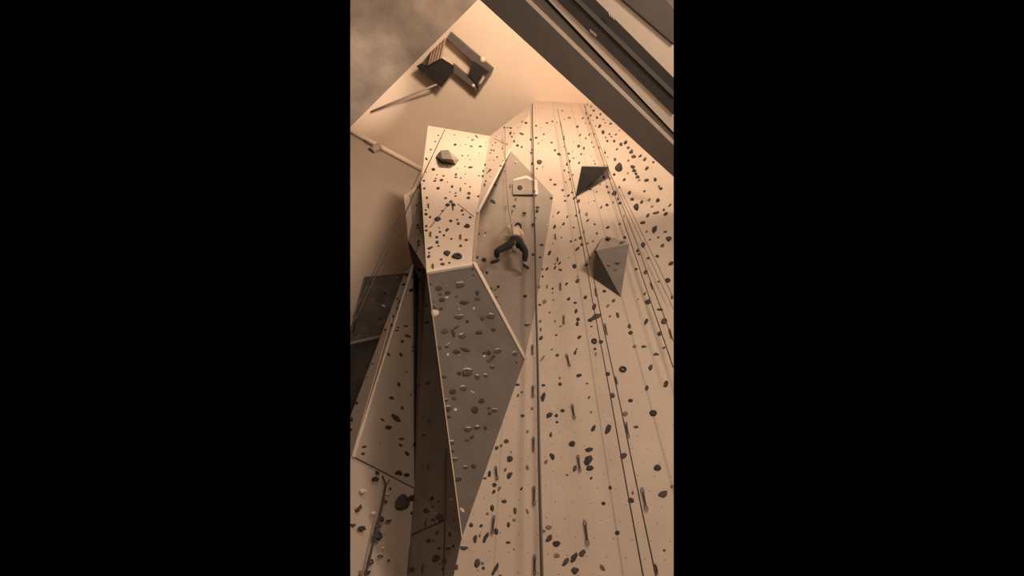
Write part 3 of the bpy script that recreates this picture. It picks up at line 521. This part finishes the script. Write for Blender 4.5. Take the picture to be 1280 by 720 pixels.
for i, (px, py, h, ln, c) in enumerate(draw_rows):
    n = c[1]
    def at(t, s=0, o=.02):
        return pplane(px+ln*t/2+s, py+h*t/2, c[0], n)+n*o
    top, bot = at(-1), at(1)
    th = thing('quickdraw', top, dl[i], 'quickdraw', 'quickdraws clipped along the wall')
    L_ = (bot-top).length; d = (bot-top).normalized(); s_ = d.cross(n).normalized()
    cl = L_*.25; cw = L_*.06
    rw = max(.007, min(.011, L_*.013))
    def ring(cen):
        return [cen+d*(cl/2*math.cos(t))+s_*(cw*math.sin(t)*(1+.25*math.cos(t))) for t in [2*math.pi*k/14 for k in range(14)]]
    for cen in (top+d*cl/2, bot-d*cl/2):
        bm = bmesh.new(); tube(bm, ring(cen), rw, 6, True); link('carabiner', bm, M_CARAB, th, True)
    bm = bmesh.new(); a, b = top+d*cl*.85, bot-d*cl*.85; wdt = s_*max(.016, L_*.03)
    slab(bm, [a-wdt, a+wdt, b+wdt*.8, b-wdt*.8], n*.012)
    link('sling', bm, M_DRAW, th)

# ------------------------------------------------------------------ ropes
def rope(label, pts, r, m=M_ROPE, group='ropes hanging down the climbing wall', name='climbing_rope'):
    bm = bmesh.new(); tube(bm, pts, r, 8)
    o = link(name, bm, m, smooth=True); tag(o, label, 'rope', group); return o
def vrope(label, x0, y0, x1, y1, yy, r, m=M_ROPE):
    a = pyy(x0, y0, yy); b = pyy(x1, y1, yy)
    t = (b.z-.03)/(a.z-b.z)
    e = b+(b-a)*t                                   # runs on down to the floor
    e.z = max(e.z, .03)
    k = [a.lerp(e, i/30)+Vector((.004*math.sin(i*1.3), .003*math.cos(i), 0)) for i in range(31)]
    return rope(label, k, r, m)
vrope('left strand of the long centre rope, down beside the diamond recess', 665, 130, 676.2, 720, MY-.33, .0125, M_ROPE)
vrope('right strand of the long centre rope, touching its twin', 665.6, 130, 678.2, 720, MY-.33, .0125, M_ROPEL)
vrope('left one of the twin brown ropes right of the centre rope', 697, 136, 804, 720, MY-.85, .0095)
vrope('right one of the twin brown ropes right of the centre rope', 700, 150, 820, 720, MY-.85, .0095)
def crop_rope(label, x0, y0, x1, y1, yy, r, m=M_ROPE):
    a = pyy(x0, y0, yy); b = pyy(x1, y1, yy)
    return rope(label, [a.lerp(b, i/20)+Vector((.003*math.sin(i*1.7), 0, 0)) for i in range(21)], r, m)
crop_rope('leftmost of the right-hand rope bundle, from the top corner down', 730, 131, 841.3, 459, MY-.35, .011)
crop_rope('second of the right-hand rope bundle from the left', 731, 131, 841.3, 426, MY-.3, .009)
crop_rope('third of the right-hand rope bundle, a thin grey strand', 761, 213, 841.2, 386, MY-.25, .007, M_ROPEL)
crop_rope('rightmost thin strand of the right-hand rope bundle', 774, 233, 841.2, 371, MY-.25, .008, M_ROPEL)
crop_rope('thin rope down the bright tower face past its left flank', 556, 162, 439.2, 409, 5.1, .013)
crop_rope('thin rope from the pale pipe end down in front of the plain back wall', 525.5, 213, 441, 396, 6.7, .012, M_ROPEL)
rope('thin rope running from the flank top down to the climber', [pyy(631, 158, MY-.25), pyy(632, 214, MY-.3), pyy(635.5, 262, MY-.4), pyy(640, 284, MY-.5), pyy(641.5, 296, MY-.55)], .010, M_ROPEL)
# low left rope with its forked sling
k0 = onp(479, 611, .06); k1 = onp(451.5, 719, .06)
kk = k1+(k1-k0)*((k1.z-.05)/(k0.z-k1.z))
rope('dark doubled rope hanging low on the left panel, left strand', [onp(476.5, 596, .03), onp(479.2, 606, .05), onp(475, 630, .05), k1, kk], .011)
rope('dark doubled rope hanging low on the left panel, right strand', [onp(485.5, 601, .03), onp(480.2, 607, .05), onp(476.6, 630, .05), k1+Vector((.02, 0, 0)), kk+Vector((.02, 0, 0))], .008)

# ------------------------------------------------------------------ room
def struct(name, bm, m):
    o = link(name, bm, m); o['kind'] = 'structure'; return o
ce = bmesh.new()
cp = [pz(438, 163), pz(525, 210), pz(620, 262), pz(842, 262), pz(842, -4), Vector((9, -9, H+1.6)), Vector((-9, -9, H+1.6)), pz(603, -6), pz(438, 158.5)]
slab(ce, cp, Vector((0, 0, .3)))
struct('ceiling', ce, M_CEIL)
a, b = pz(438, 163), pz(525, 210)
dirw = Vector((b.x-a.x, b.y-a.y, 0)).normalized(); wn = Vector((dirw.y, -dirw.x, 0))
def onw(px, py): return pplane(px, py, a, wn)
bm = bmesh.new(); slab(bm, [onw(438, 163), onw(525, 210), onw(580, 240), onw(580, 560), onw(438, 560)], Vector((0, .3, 0)))
struct('wall_back', bm, M_BACK)
# sloping concrete wall at upper left
la, lb = pz(438, 158.5), pz(603, -6)
lo = pz(430, -20, 26.3)
lco, lno = plane3(la, lb, lo)
bm = bmesh.new(); slab(bm, [pplane(438, 158.5, lco, lno), pplane(603, -6, lco, lno), pplane(438, -6, lco, lno)], Vector((0, 0, .3)))
struct('wall_left', bm, M_CONC)
bm = bmesh.new(); slab(bm, [Vector((-9, -9, 0)), Vector((9, -9, 0)), Vector((9, 0, 0)), Vector((2.1, 7.4, 0)), Vector((-2, 7.4, 0)), Vector((-9, 0, 0))], Vector((0, 0, -.2)))
struct('floor', bm, M_FLOOR)
bm = bmesh.new(); slab(bm, [Vector((-9, -9, 0)), Vector((9, -9, 0)), Vector((9, -9, H+1.6)), Vector((-9, -9, H+1.6))], Vector((0, -.3, 0)))
struct('wall_rear', bm, M_BACK)

# ------------------------------------------------------------------ overhead girders, upper right
ZG = 15.0
def ln(xt, yr, at_x=None, at_y=None):
    # line through (xt,0) and (842,yr)
    s = yr/(842.0-xt)
    if at_x is not None: return s*(at_x-xt)
    return xt+at_y/s
def gstrip(name, e0, e1, z, m, parent, th=.25):
    (x0, y0), (x1, y1) = e0, e1
    yt = -40.0
    pts = [pz(ln(x0, y0, at_y=yt), yt, z), pz(842, y0, z), pz(842, y1, z), pz(ln(x1, y1, at_y=yt), yt, z)]
    bm = bmesh.new(); slab(bm, pts, Vector((0, 0, th))); return link(name, bm, m, parent)
g1 = thing('ceiling_girder', pz(700, 60, ZG), 'widest dark flat girder crossing the upper right corner', 'girder', 'overhead girders')
gstrip('bottom_plate', (600, 221), (656.5, 181.5), ZG, M_GIRD, g1, .3)
gstrip('edge_lip', (656.5, 181.5), (663.5, 175.5), ZG+.02, M_PIPE, g1, .12)['label'] = 'pale lip'
gstrip('side_flange', (663.5, 175.5), (680, 168.5), ZG+.1, M_OLIVE, g1, .2)
gstrip('seal', (680, 168.5), (685.5, 165.5), ZG+.12, M_BLK, g1, .2)
g2 = thing('ceiling_girder', pz(760, 60, ZG), 'middle dark girder with an olive centre rib between two pale gaps', 'girder', 'overhead girders')
gstrip('bottom_plate', (697, 143), (716, 123.5), ZG, M_GIRD2, g2, .3)
gstrip('seal', (716, 123.5), (718, 121.5), ZG-.01, M_BLK, g2, .2)
gstrip('rib', (718, 121.5), (726, 113.5), ZG-.05, M_OLIVE, g2, .3)
gstrip('bottom_plate', (726, 113.5), (745, 97), ZG, M_GIRD2, g2, .3)
g3 = thing('ceiling_girder', pz(820, 20, ZG), 'dark girder filling the extreme upper right corner', 'girder', 'overhead girders')
gstrip('seal', (777, 56), (779, 54.5), ZG-.01, M_BLK, g3, .2)
gstrip('bottom_plate', (779, 54.5), (833, 11), ZG, M_GIRD, g3, .3)
# plastered soffits between the girders
for e0, e1, lb_ in [((685.5, 165.5), (697, 143), 'narrow pale plaster soffit widening between the two lower girders'),
                    ((745, 97), (777, 56), 'wide pale plaster soffit between the upper girders'),
                    ((833, 11), (850, -6), 'pale mottled scrap of soffit in the upper right corner')]:
    (x0, y0), (x1, y1) = e0, e1
    if x1 < 842: o = gstrip('ceiling_soffit', e0, e1, ZG+.06, M_TRIM, None, .2)
    else:
        bm = bmesh.new(); slab(bm, [pz(833, 0, ZG+.3), pz(842, 11, ZG+.3), pz(842, -10, ZG+.3), pz(825, -10, ZG+.3)], Vector((0, 0, .2))); o = link('ceiling_soffit', bm, M_CONC)
    tag(o, lb_, 'soffit', 'soffits between the girders')
# crumpled tape ends at the girder edges
for i, (px, py, lb_) in enumerate([(738, 38, 'small pale crumpled tape on the edge of the middle girder, lower one'), (761, 17, 'small pale crumpled tape on the edge of the middle girder, upper one')]):
    bm = bmesh.new()
    k = [pz(px+t*1.3, py+t*1.1+(2.2 if t % 2 else -1.2), ZG-.12) for t in range(7)]
    tube(bm, k, .016, 5); o = link('tape_scrap', bm, M_SHEET, g2); o['label'] = 'pale crumpled tape'

# ------------------------------------------------------------------ hung frame under the ceiling
zf = H-.5
fr = thing('hanging_frame', pz(575, 75, zf), 'dark steel frame with pleated sheet and black box hung under the pale ceiling', 'ceiling frame')
def fpoly(name, pts, m, z=zf, th=.35, lb_=None):
    bm = bmesh.new(); slab(bm, [pz(x, y, z) for x, y in pts], Vector((0, 0, th))); o = link(name, bm, m, fr)
    if lb_: o['label'] = lb_
    return o
fpoly('rail', [(563, 40.5), (617, 86.5), (611.5, 89), (592, 78), (558.5, 47.5)], M_STEEL)
fpoly('rail', [(566, 80), (598, 107), (597.3, 115.3), (566, 89), (562, 82)], M_STEEL)
fpoly('end_bar', [(611.5, 89), (617, 86.5), (597.3, 115.3), (595.5, 107.8), (600.5, 106.5), (609.6, 92)], M_STEEL)
fpoly('motor_box', [(591.5, 76.5), (607.5, 87), (598.5, 102.5), (597, 107), (585, 93), (588, 90), (589.5, 82)], M_BOX, zf-.1, .6, 'black housing')
fpoly('flap_panel', [(520.5, 83), (527, 79), (533, 82.5), (552, 72.5), (567, 81), (567, 89.5), (551.5, 109.3)], M_BOX, zf-.15, .12, 'dark flat panel')
bm = bmesh.new()
A_ = [(538+20*t, 65-19*t) for t in [i/10 for i in range(11)]]; B_ = [(533+19*t, 82.5-10*t) for t in [i/10 for i in range(11)]]
for i in range(10):
    za = zf-.1-(.35 if i % 2 else 0); zb = zf-.1-(0 if i % 2 else .35)
    slab(bm, [pz(*A_[i], za), pz(*A_[i+1], zb), pz(*B_[i+1], zb), pz(*B_[i], za)], Vector((0, 0, .04)))
o = link('pleated_sheet', bm, M_SHEET, fr); o['label'] = 'pale pleated sheet'
fpoly('sheet_edge', [(552, 72.5), (558.5, 70), (566, 78), (566.5, 81.5)], M_SHEET, zf-.2, .08)
fpoly('fold', [(527.5, 79), (538, 65), (536, 78), (533, 82.5)], M_VOLD, zf-.1, .08)
bm = bmesh.new(); bmesh.ops.create_uvsphere(bm, u_segments=12, v_segments=8, radius=.09, matrix=Matrix.Translation(pz(591.7, 107, zf-.05)))
link('knob', bm, M_TRIM, fr, True)
bm = bmesh.new(); bmesh.ops.create_uvsphere(bm, u_segments=12, v_segments=8, radius=.16, matrix=Matrix.Translation(pz(603.5, 74.5, zf+.1)))
link('bracket_cap', bm, M_SHEET, fr, True)
bm = bmesh.new()
for x, y in ((562, 46), (612, 90), (598, 110), (528, 84)):
    t0 = pz(x, y, zf+.1); bar(bm, t0, Vector((t0.x, t0.y, H+1.6)), .03)
link('hanger', bm, M_STEEL, fr)
# thin rod from the frame to the wall edge
bm = bmesh.new(); bar(bm, pz(546, 105.5, zf-.1), pz(464, 139.5, H-.12), .05)
tag(link('support_rod', bm, M_LAMP, None, True), 'thin grey rod running from the hung frame to the ceiling edge', 'rod')
# pale pipe with a spotlight
bm = bmesh.new(); pa_, pb_ = pz(438.8, 164, H-.4), pz(526, 211, H-.4)
bar(bm, pa_, pb_, .13, 12)
tag(link('ceiling_pipe', bm, M_PIPE, None, True), 'pale round pipe crossing under the ceiling at upper left', 'pipe')
sp = thing('spotlight', pz(469, 184, H-.5), 'small grey can spotlight hanging from the pale pipe', 'lamp')
bm = bmesh.new(); bar(bm, pz(473.5, 183, H-.55), pz(464, 190, H-1.1), .21, 16)
link('housing', bm, M_LAMP, sp, True)
bm = bmesh.new(); bar(bm, pz(464.2, 189.8, H-1.08), pz(463, 190.8, H-1.14), .23, 16)
link('rim', bm, M_BOX, sp, True)
bm = bmesh.new(); bar(bm, pz(474, 180, H-.4), pz(472, 184.5, H-.6), .05, 8)
link('bracket', bm, M_STEEL, sp, True)
bm = bmesh.new(); tube(bm, [pz(455, 174.5, H-.5), pz(460, 179, H-.62), pz(466, 182.5, H-.6), pz(470, 183.5, H-.6)], .035, 6)
link('cable', bm, M_STEEL, sp, True)

# ------------------------------------------------------------------ climber
def skin_obj(name, pts, edges, m, parent, root=0, sub=2):
    """pts: {key:(co, rx, ry)}"""
    keys = list(pts); me = bpy.data.meshes.new(name)
    me.from_pydata([pts[k][0] for k in keys], [(keys.index(a_), keys.index(b_)) for a_, b_ in edges], [])
    o = bpy.data.objects.new(name, me); col.objects.link(o)
    o.modifiers.new('s', 'SKIN'); sv = me.skin_vertices[0].data
    for i, k in enumerate(keys): sv[i].radius = (pts[k][1], pts[k][2]); sv[i].use_root = (i == root)
    sd = o.modifiers.new('d', 'SUBSURF'); sd.levels = sub; sd.render_levels = sub
    bpy.context.view_layer.update()
    ev = o.evaluated_get(bpy.context.evaluated_depsgraph_get())
    m2 = bpy.data.meshes.new_from_object(ev)
    bpy.data.objects.remove(o); m2.materials.clear(); m2.materials.append(m)
    for p in m2.polygons: p.use_smooth = True
    o2 = bpy.data.objects.new(name, m2); col.objects.link(o2); o2.parent = parent; o2.matrix_parent_inverse = parent.matrix_basis.inverted()
    return o2
Yb = MY-.38
J = dict(pel=pyy(644.5, 304, Yb), chest=pyy(643.5, 290.5, Yb+.02), neck=pyy(644.5, 285.3, Yb+.03), head=pyy(647.3, 284.6, Yb+.1), crown=pyy(648.8, 282.6, Yb+.12),
  hl=pyy(640, 304.5, Yb), hr=pyy(649.5, 304.5, Yb), kl=pyy(620.8, 314, Yb-.05), kr=pyy(657, 314.5, Yb-.05),
  al=pyy(621.3, 323.2, Yb+.2), ar=pyy(655.6, 329.5, Yb+.2), tl=pyy(612.5, 328.6, Yb+.24), tr=pyy(661.5, 336, Yb+.24), el=pyy(623, 325.4, Yb+.16), er=pyy(655, 331.5, Yb+.16),
  sl=pyy(637.5, 288, Yb+.03), sr=pyy(650.3, 289, Yb+.03), ell=pyy(635.5, 283, Yb+.13), wl=pyy(640.5, 278.2, Yb+.27), ehr=pyy(653.3, 294.8, Yb-.02), wr=pyy(655.2, 300.2, Yb+.06))
cl = thing('person', pyy(644, 332, Yb), 'climber in pale shirt and dark trousers, legs spread wide in the diamond recess', 'person')
P = {}
P['pel'] = (J['pel'], .13, .10); P['waist'] = (J['pel'].lerp(J['chest'], .4), .115, .085); P['chest'] = (J['chest'], .14, .095)
P['neck'] = (J['neck'], .05, .05); P['head'] = (J['head'], .085, .09); P['crown'] = (J['crown'], .07, .075)
ED = [('pel', 'waist'), ('waist', 'chest'), ('chest', 'neck'), ('neck', 'head'), ('head', 'crown')]
for s, hp, kn, an, he, to, sh, eb, wr in (('l', 'hl', 'kl', 'al', 'el', 'tl', 'sl', 'ell', 'wl'), ('r', 'hr', 'kr', 'ar', 'er', 'tr', 'sr', 'ehr', 'wr')):
    P['h'+s] = (J[hp], .09, .09); P['k'+s] = (J[kn], .055, .055); P['cf'+s] = (J[kn].lerp(J[an], .35), .055, .055); P['a'+s] = (J[an], .035, .035)
    P['to'+s] = (J[an].lerp(J[to], .75), .03, .025)
    P['s'+s] = (J[sh], .055, .055); P['e'+s] = (J[eb], .038, .038); P['w'+s] = (J[wr], .026, .026)
    d = (J[wr]-J[eb]).normalized(); sd_ = d.cross(Vector((0, 1, 0))).normalized(); pm = J[wr]+d*.055
    P['p'+s] = (pm, .034, .018)
    ED += [('pel', 'h'+s), ('h'+s, 'k'+s), ('k'+s, 'cf'+s), ('cf'+s, 'a'+s), ('a'+s, 'to'+s), ('chest', 's'+s), ('s'+s, 'e'+s), ('e'+s, 'w'+s), ('w'+s, 'p'+s)]
    for i, (of, le) in enumerate(((-.03, .075), (-.011, .085), (.009, .08), (.028, .062))):
        b0 = pm+sd_*of+d*.022; P['f%d%s' % (i, s)] = (b0+d*le*.5+Vector((0, .012, 0)), .009, .009); P['g%d%s' % (i, s)] = (b0+d*le*.8+Vector((0, .035, 0)), .008, .008)
        ED += [('p'+s, 'f%d%s' % (i, s)), ('f%d%s' % (i, s), 'g%d%s' % (i, s))]
    t0 = J[wr]+d*.03+sd_*.035; P['t'+s] = (t0, .011, .011); P['u'+s] = (t0+sd_*.015+d*.035, .009, .009)
    ED += [('p'+s, 't'+s), ('t'+s, 'u'+s)]
skin_obj('body', P, ED, M_SKIN, cl)
# face features merged into one small mesh, turned to the wall
hc = J['head'].lerp(J['crown'], .3); fdir = Vector((.15, 1, .1)).normalized(); sdir = fdir.cross(Vector((0, 0, 1))).normalized(); udir = sdir.cross(fdir)
bm = bmesh.new()
def blob(cen, r, sc=(1, 1, 1)):
    bmesh.ops.create_uvsphere(bm, u_segments=10, v_segments=8, radius=r, matrix=Matrix.Translation(cen) @ Matrix((sdir, fdir, udir)).transposed().to_4x4() @ Matrix.Diagonal((*sc, 1)))
blob(hc+fdir*.10, .018, (.7, 1, 1.3)); blob(hc+sdir*.092, .022, (.5, .8, 1.2)); blob(hc-sdir*.092, .022, (.5, .8, 1.2)); blob(hc+fdir*.088-udir*.045, .016, (1.6, .6, .5))
link('face', bm, M_SKIN, cl, True)
bm = bmesh.new(); bmesh.ops.create_icosphere(bm, subdivisions=3, radius=1)
for v_ in bm.verts:
    p = v_.co; k = 1+.08*noise.noise(p*5)
    q_ = hc-fdir*.015+udir*.02+(sdir*p.x*.10+fdir*p.y*.105+udir*p.z*.115)*k
    if (q_-hc).dot(fdir) > .04 and (q_-hc).dot(udir) < .05: q_ = hc+(q_-hc)*.7
    v_.co = q_
link('hair', bm, M_HAIR, cl, True)
# clothes
S = {'z': (J['pel'].lerp(J['chest'], .12), .17, .14), 'a': (J['pel'].lerp(J['chest'], .35), .175, .14), 'b': (J['pel'].lerp(J['chest'], .65), .19, .15), 'c': (J['chest'], .19, .14), 'n': (J['chest'].lerp(J['neck'], .75), .09, .08)}
SE = [('z', 'a'), ('a', 'b'), ('b', 'c'), ('c', 'n')]
for s, sh, eb in (('l', 'sl', 'ell'), ('r', 'sr', 'ehr')):
    S['s'+s] = (J[sh], .085, .085); S['e'+s] = (J[sh].lerp(J[eb], .85), .065, .065); SE += [('c', 's'+s), ('s'+s, 'e'+s)]
skin_obj('shirt', S, SE, M_SHIRT, cl)
T = {'p': (J['pel'], .17, .14), 'w': (J['pel'].lerp(J['chest'], .3), .16, .13)}
TE = [('w', 'p')]
for s, hp, kn, an in (('l', 'hl', 'kl', 'al'), ('r', 'hr', 'kr', 'ar')):
    T['h'+s] = (J[hp], .12, .12); T['m'+s] = (J[hp].lerp(J[kn], .5), .10, .10); T['k'+s] = (J[kn], .085, .085); T['c'+s] = (J[kn].lerp(J[an], .4), .08, .08); T['a'+s] = (J[kn].lerp(J[an], .88), .058, .058)
    TE += [('p', 'h'+s), ('h'+s, 'm'+s), ('m'+s, 'k'+s), ('k'+s, 'c'+s), ('c'+s, 'a'+s)]
skin_obj('trousers', T, TE, M_PANTS, cl)
for s, an, he, to in (('l', 'al', 'el', 'tl'), ('r', 'ar', 'er', 'tr')):
    skin_obj('shoe', {'a': (J[an].lerp(J[he], .6), .045, .045), 'h': (J[he], .045, .045), 'm': (J[he].lerp(J[to], .5), .05, .04), 't': (J[to], .032, .028)}, [('a', 'h'), ('h', 'm'), ('m', 't')], M_SHOE, cl)
wc = J['pel'].lerp(J['chest'], .22); bd = (J['chest']-J['pel']).normalized(); e1 = Vector((1, 0, 0)); e1 = (e1-bd*e1.dot(bd)).normalized(); e2 = bd.cross(e1)
bm = bmesh.new(); tube(bm, [wc+e1*.18*math.cos(t)+e2*.155*math.sin(t) for t in [2*math.pi*i/20 for i in range(20)]], .03, 8, True)
link('harness_belt', bm, M_BELT, cl, True)
bm = bmesh.new(); c_ = pyy(642.5, 311, Yb-.08)
for rr_, z0, z1 in ((.055, -.09, .07),):
    bar(bm, c_+Vector((0, 0, z0)), c_+Vector((0, 0, z1)), rr_, 14)
bar(bm, c_+Vector((0, 0, .07)), J['pel']+Vector((0, -.1, .02)), .012, 6)
link('chalk_bag', bm, M_BELT, cl, True)

# ------------------------------------------------------------------ light: hall lamp and uplight high up; fills and spot added, all unseen
def area(name, loc, target, size, power, c=(1, .74, .55)):
    l = bpy.data.lights.new(name, 'AREA'); l.energy = power; l.size = size; l.color = c; l.shape = 'DISK'
    o = bpy.data.objects.new(name, l); o.location = loc; col.objects.link(o)
    o.rotation_euler = (Vector(target)-Vector(loc)).to_track_quat('-Z', 'Y').to_euler(); return o
area('hall_lamp', (.8, -2.5, 20), (-1, 6.5, 13), 3.0, 600, (1, .79, .61))
area('ceiling_uplight', (1.5, -2.5, 20), (0, 3, 30), 2.5, 1800, (1, .78, .60))
area('mid_fill_light', (7, -2.0, 13.3), (-.5, 6.7, 10.5), 2.5, 480, (1, .82, .68))  # added fill to lift the middle of the main wall
area('low_fill_light', (7, -1.0, 7), (-.5, 6.7, 5), 2.5, 60, (1, .84, .73))  # added fill for the lower wall, no fixture behind it
area('girder_fill_light', (2, -5.0, 3), (2.5, 3, 16), 3.0, 400, (1, .84, .72))  # unseen fill added to brighten the girder undersides
sl = bpy.data.lights.new('sun_patch_spot', 'SPOT'); sl.energy = 16000; sl.spot_size = math.radians(14); sl.spot_blend = .9; sl.color = (1, .80, .64); sl.shadow_soft_size = .1  # added spot imitating a sunlit patch on the sloping wall
so = bpy.data.objects.new('sun_patch_spot', sl); so.location = (0, -3, 10); col.objects.link(so)
so.rotation_euler = (pplane(455, 98, lco, lno)-Vector(so.location)).to_track_quat('-Z', 'Y').to_euler()

w = bpy.data.worlds.new('world'); scene.world = w; w.use_nodes = True
w.node_tree.nodes['Background'].inputs[0].default_value = (0, 0, 0, 1)
vs_ = scene.view_settings
vs_.view_transform = 'Standard'; vs_.look = 'None'; vs_.exposure = 0; vs_.gamma = 1; vs_.use_curve_mapping = False
print('HOLDS', len(holds), 'labels', len(set(q['label'] for q in holds[:N_IND])), 'maxwords', max(len(q['label'].split()) for q in holds[:N_IND]))
